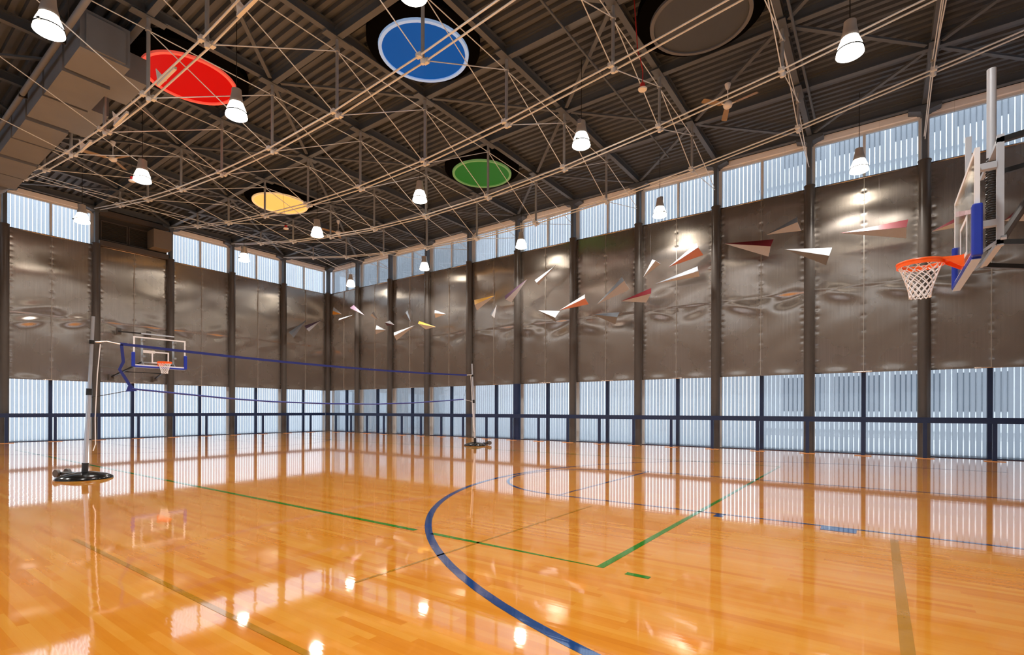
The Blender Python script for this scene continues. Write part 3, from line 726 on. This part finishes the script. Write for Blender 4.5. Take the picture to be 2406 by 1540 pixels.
NV(MB().tube([(-4.62,NYP,1.645), (-4.3,NYP,1.60), (-4.08,NYP,1.55)], .005, 5)).build('tie_cord', M['netcord'], nt)
NV(MB().tube([(-4.45,NYP,2.5), (-4.3,NYP,2.515), (-4.15,NYP,2.53)], .010, 6)).build('tie_cord', M['netcord'], nt)
NV(MB().tube([(-14.92,NYP,2.07), (-14.5,NYP,2.04)], .004, 5)).build('tie_cord', M['black'], nt)
NV(MB().box((-14.12,NYP-.012,2.375), (-13.92,NYP-.004,2.43))).build('tape_tag', M['white'], nt)['label'] = 'small white tag'

# ------------------------------------------------------------------ hanging paper-plane sculptures
DARTS = [
    ((-0.80,-22.40,6.63), (-0.80,-23.82,6.49), (-0.94,-23.76,6.25), (-0.80,-23.68,5.99), 'maroon', 'pink', 'maroon-topped paper plane with a drooping pale wing, first past the eighth column'),
    ((-0.80,-23.62,6.67), (-0.80,-24.45,7.03), (-0.94,-24.47,6.83), (-0.80,-24.55,6.60), 'grey', 'pink', 'small pale paper plane, highest of its bay, nose down beside a column'),
    ((-1.00,-24.16,6.07), (-1.00,-25.34,5.90), (-1.14,-25.28,5.65), (-1.00,-25.20,5.43), 'white', 'grey', 'white-topped paper plane with dark underside crossing a column'),
    ((-1.00,-25.54,6.27), (-1.00,-27.04,6.33), (-1.14,-27.00,6.09), (-1.00,-27.00,5.84), 'maroon', 'pink', 'largest maroon and white paper plane, above the near hoop net'),
    ((-1.00,-27.53,5.91), (-1.00,-28.24,6.29), (-1.14,-28.23,6.10), (-1.00,-28.24,5.92), 'maroon', 'white', 'paper plane half seen through the glass backboard'),
    ((-1.00,-28.87,5.89), (-1.00,-29.36,6.37), (-1.14,-29.33,6.09), (-1.00,-29.32,5.79), 'maroon', 'white', 'maroon and white paper plane cut off behind the near hoop arms'),
    ((-0.80,-20.60,6.17), (-0.80,-21.54,6.82), (-0.94,-21.62,6.62), (-0.80,-21.75,6.38), 'grey', 'salmon', 'bright salmon paper plane climbing with a dark grey upper wing'),
    ((-0.80,-19.70,5.96), (-0.80,-20.03,6.53), (-0.94,-20.19,6.43), (-0.80,-20.32,6.33), 'white', 'pink', 'little pinkish-white paper plane just beside a column, below the salmon one'),
    ((-0.40,-20.00,5.77), (-0.40,-21.45,6.15), (-0.54,-21.52,5.95), (-0.40,-21.52,5.80), 'grey', 'pink', 'long grey and faded pink paper plane right under the salmon one'),
    ((-0.80,-18.88,5.22), (-0.80,-19.99,5.54), (-0.94,-20.04,5.32), (-0.80,-19.81,5.06), 'maroon', 'pink', 'dark maroon paper plane crossing a column at mid height'),
    ((-0.80,-16.32,5.19), (-0.80,-17.41,5.66), (-0.94,-17.49,5.48), (-0.80,-17.57,5.27), 'white', 'salmon', 'white and salmon paper plane crossing a column, nose touching a cream one'),
    ((-0.70,-17.84,5.23), (-0.70,-18.86,6.11), (-0.84,-19.00,5.93), (-0.70,-19.16,5.63), 'grey', 'pink', 'steeply climbing grey and pale pink paper plane between two columns'),
    ((-0.70,-17.68,4.89), (-0.70,-18.77,4.85), (-0.84,-18.74,4.65), (-0.70,-18.61,4.43), 'grey', 'grey', 'all-grey paper plane, lowest of the bay between two columns'),
    ((-0.60,-15.19,5.34), (-0.60,-16.20,5.20), (-0.74,-16.07,4.93), (-0.60,-16.02,4.79), 'white', 'grey', 'cream paper plane with a drooping grey fold behind the white and salmon one'),
    ((-0.80,-16.13,6.98), (-0.80,-15.14,6.53), (-0.94,-15.33,6.37), (-0.80,-15.32,6.32), 'grey', 'pink', 'pale pink paper plane pointing up and away, highest of the middle bays'),
    ((-0.80,-14.77,6.63), (-0.80,-13.64,6.09), (-0.94,-13.78,5.90), (-0.80,-13.98,5.78), 'purple', 'pink', 'dark purple-tailed paper plane crossing a column, pointing up'),
    ((-0.80,-13.11,6.18), (-0.80,-11.96,6.13), (-0.94,-12.10,5.88), (-0.80,-12.11,5.65), 'yellow', 'pink', 'yellow-topped paper plane beside a column with tan underside'),
    ((-0.80,-13.20,5.77), (-0.80,-12.84,5.41), (-0.94,-13.04,5.31), (-0.80,-13.09,5.22), 'grey', 'white', 'small white paper plane below the yellow-topped one'),
    ((-0.70,-10.18,5.72), (-0.70,-9.45,5.99), (-0.84,-9.57,5.81), (-0.70,-9.49,5.62), 'grey', 'white', 'grey and white paper plane one bay short of the yellow-topped one'),
    ((-0.80,-9.61,5.16), (-0.80,-8.51,5.55), (-0.94,-8.57,5.40), (-0.80,-8.94,5.12), 'yellow', 'white', 'orange-yellow and white paper plane crossing a column, nose down'),
    ((-0.80,-8.22,5.38), (-0.80,-6.71,5.16), (-0.94,-6.88,4.97), (-0.80,-6.91,4.75), 'white', 'pink', 'big white paper plane with its broad tail lowest of the far flock'),
    ((-0.70,-7.81,5.61), (-0.70,-7.57,6.19), (-0.84,-7.60,6.05), (-0.70,-7.23,5.88), 'grey', 'grey', 'small dark grey paper plane above the big white one'),
    ((-0.80,-6.75,5.53), (-0.80,-6.40,5.78), (-0.94,-6.19,5.70), (-0.80,-6.18,5.55), 'white', 'purple', 'white paper plane with a dark purple belly in front of a column'),
    ((-0.80,-6.11,5.34), (-0.80,-5.37,5.65), (-0.94,-5.46,5.40), (-0.80,-5.32,5.19), 'grey', 'pink', 'dull grey paper plane pointing sideways below the bright white one'),
    ((-0.80,-5.53,5.88), (-0.80,-5.13,6.40), (-0.94,-5.18,6.26), (-0.80,-4.89,6.20), 'white', 'white', 'bright all-white paper plane diving nose down'),
    ((-0.80,-4.39,6.28), (-0.80,-3.49,6.92), (-0.94,-3.36,6.76), (-0.80,-3.31,6.70), 'purple', 'pink', 'purple-topped narrow paper plane crossing the first column past the corner'),
    ((-0.80,-3.41,6.39), (-0.80,-2.22,6.33), (-0.94,-2.34,6.19), (-0.80,-2.29,6.06), 'white', 'grey', 'narrow greyish-white paper plane below the purple-topped one'),
    ((-0.60,-2.16,6.61), (-0.60,-1.42,7.09), (-0.74,-1.54,6.84), (-0.60,-1.32,6.67), 'white', 'yellow', 'white and yellow paper plane right beside the corner column'),
    ((-1.83,-0.70,6.25), (-2.86,-0.70,5.45), (-2.82,-0.84,5.30), (-2.59,-0.70,5.18), 'grey', 'grey', 'dark grey paper plane climbing before the short wall, farther from the corner'),
    ((-0.91,-0.70,6.38), (-1.96,-0.70,5.91), (-1.92,-0.84,5.74), (-1.68,-0.70,5.63), 'purple', 'pink', 'dark purple paper plane before the short wall, close to the corner'),
]
for tip, a, m, c, c1, c2, lb in DARTS:
    tip, a, m, c = map(Vector, (tip, a, m, c)); ctr = (tip + a + m + c)/4
    t = thing('paper_plane', lb, 'paper plane', ctr, group='hanging paper planes along the metal walls')
    def tri(p, q, r, th=.008):
        p, q, r = p-ctr, q-ctr, r-ctr; n = (q-p).cross(r-p).normalized()*th/2
        return MB().add([p+n, q+n, r+n, p-n, q-n, r-n], [(0,1,2),(5,4,3),(0,3,4,1),(1,4,5,2),(2,5,3,0)])
    tri(tip, a, m).build('upper_wing', M['dart_'+c1], t); tri(tip, m, c).build('lower_wing', M['dart_'+c2], t)
    wp = tip*.4 + m*.6 - ctr
    MB().tube([wp, (wp.x, wp.y, BEAM-ctr.z)], .0009, 4).build('hanging_wire', M['steel_dark'], t)

# ------------------------------------------------------------------ outside
g = MB().box((-90, -110, -.25), (90, 80, -.13)).build('ground', M['concrete']); tag(g, 'pale paved ground outside the windows', 'ground', kind='structure')
nb_ = thing('office_building', 'pale office block with rows of dark windows outside the long wall', 'building', (15, -45, -.13))
MB().box((0, -25, 0), (14, 24.5, 26)).build('wall', M['bld_wall'], nb_)
for r_ in range(7):
    z0 = 1.4 + r_*3.5
    MB().box((-.25, -25, z0-1.0), (0, 24.5, z0-.55)).build('floor_band', M['bld_wall'], nb_)
    for c_ in range(19):
        y = -24 + c_*2.5
        MB().box((-.03, y, z0), (.0, y+2.05, z0+1.9)).build('window', M['bld_glass'], nb_)
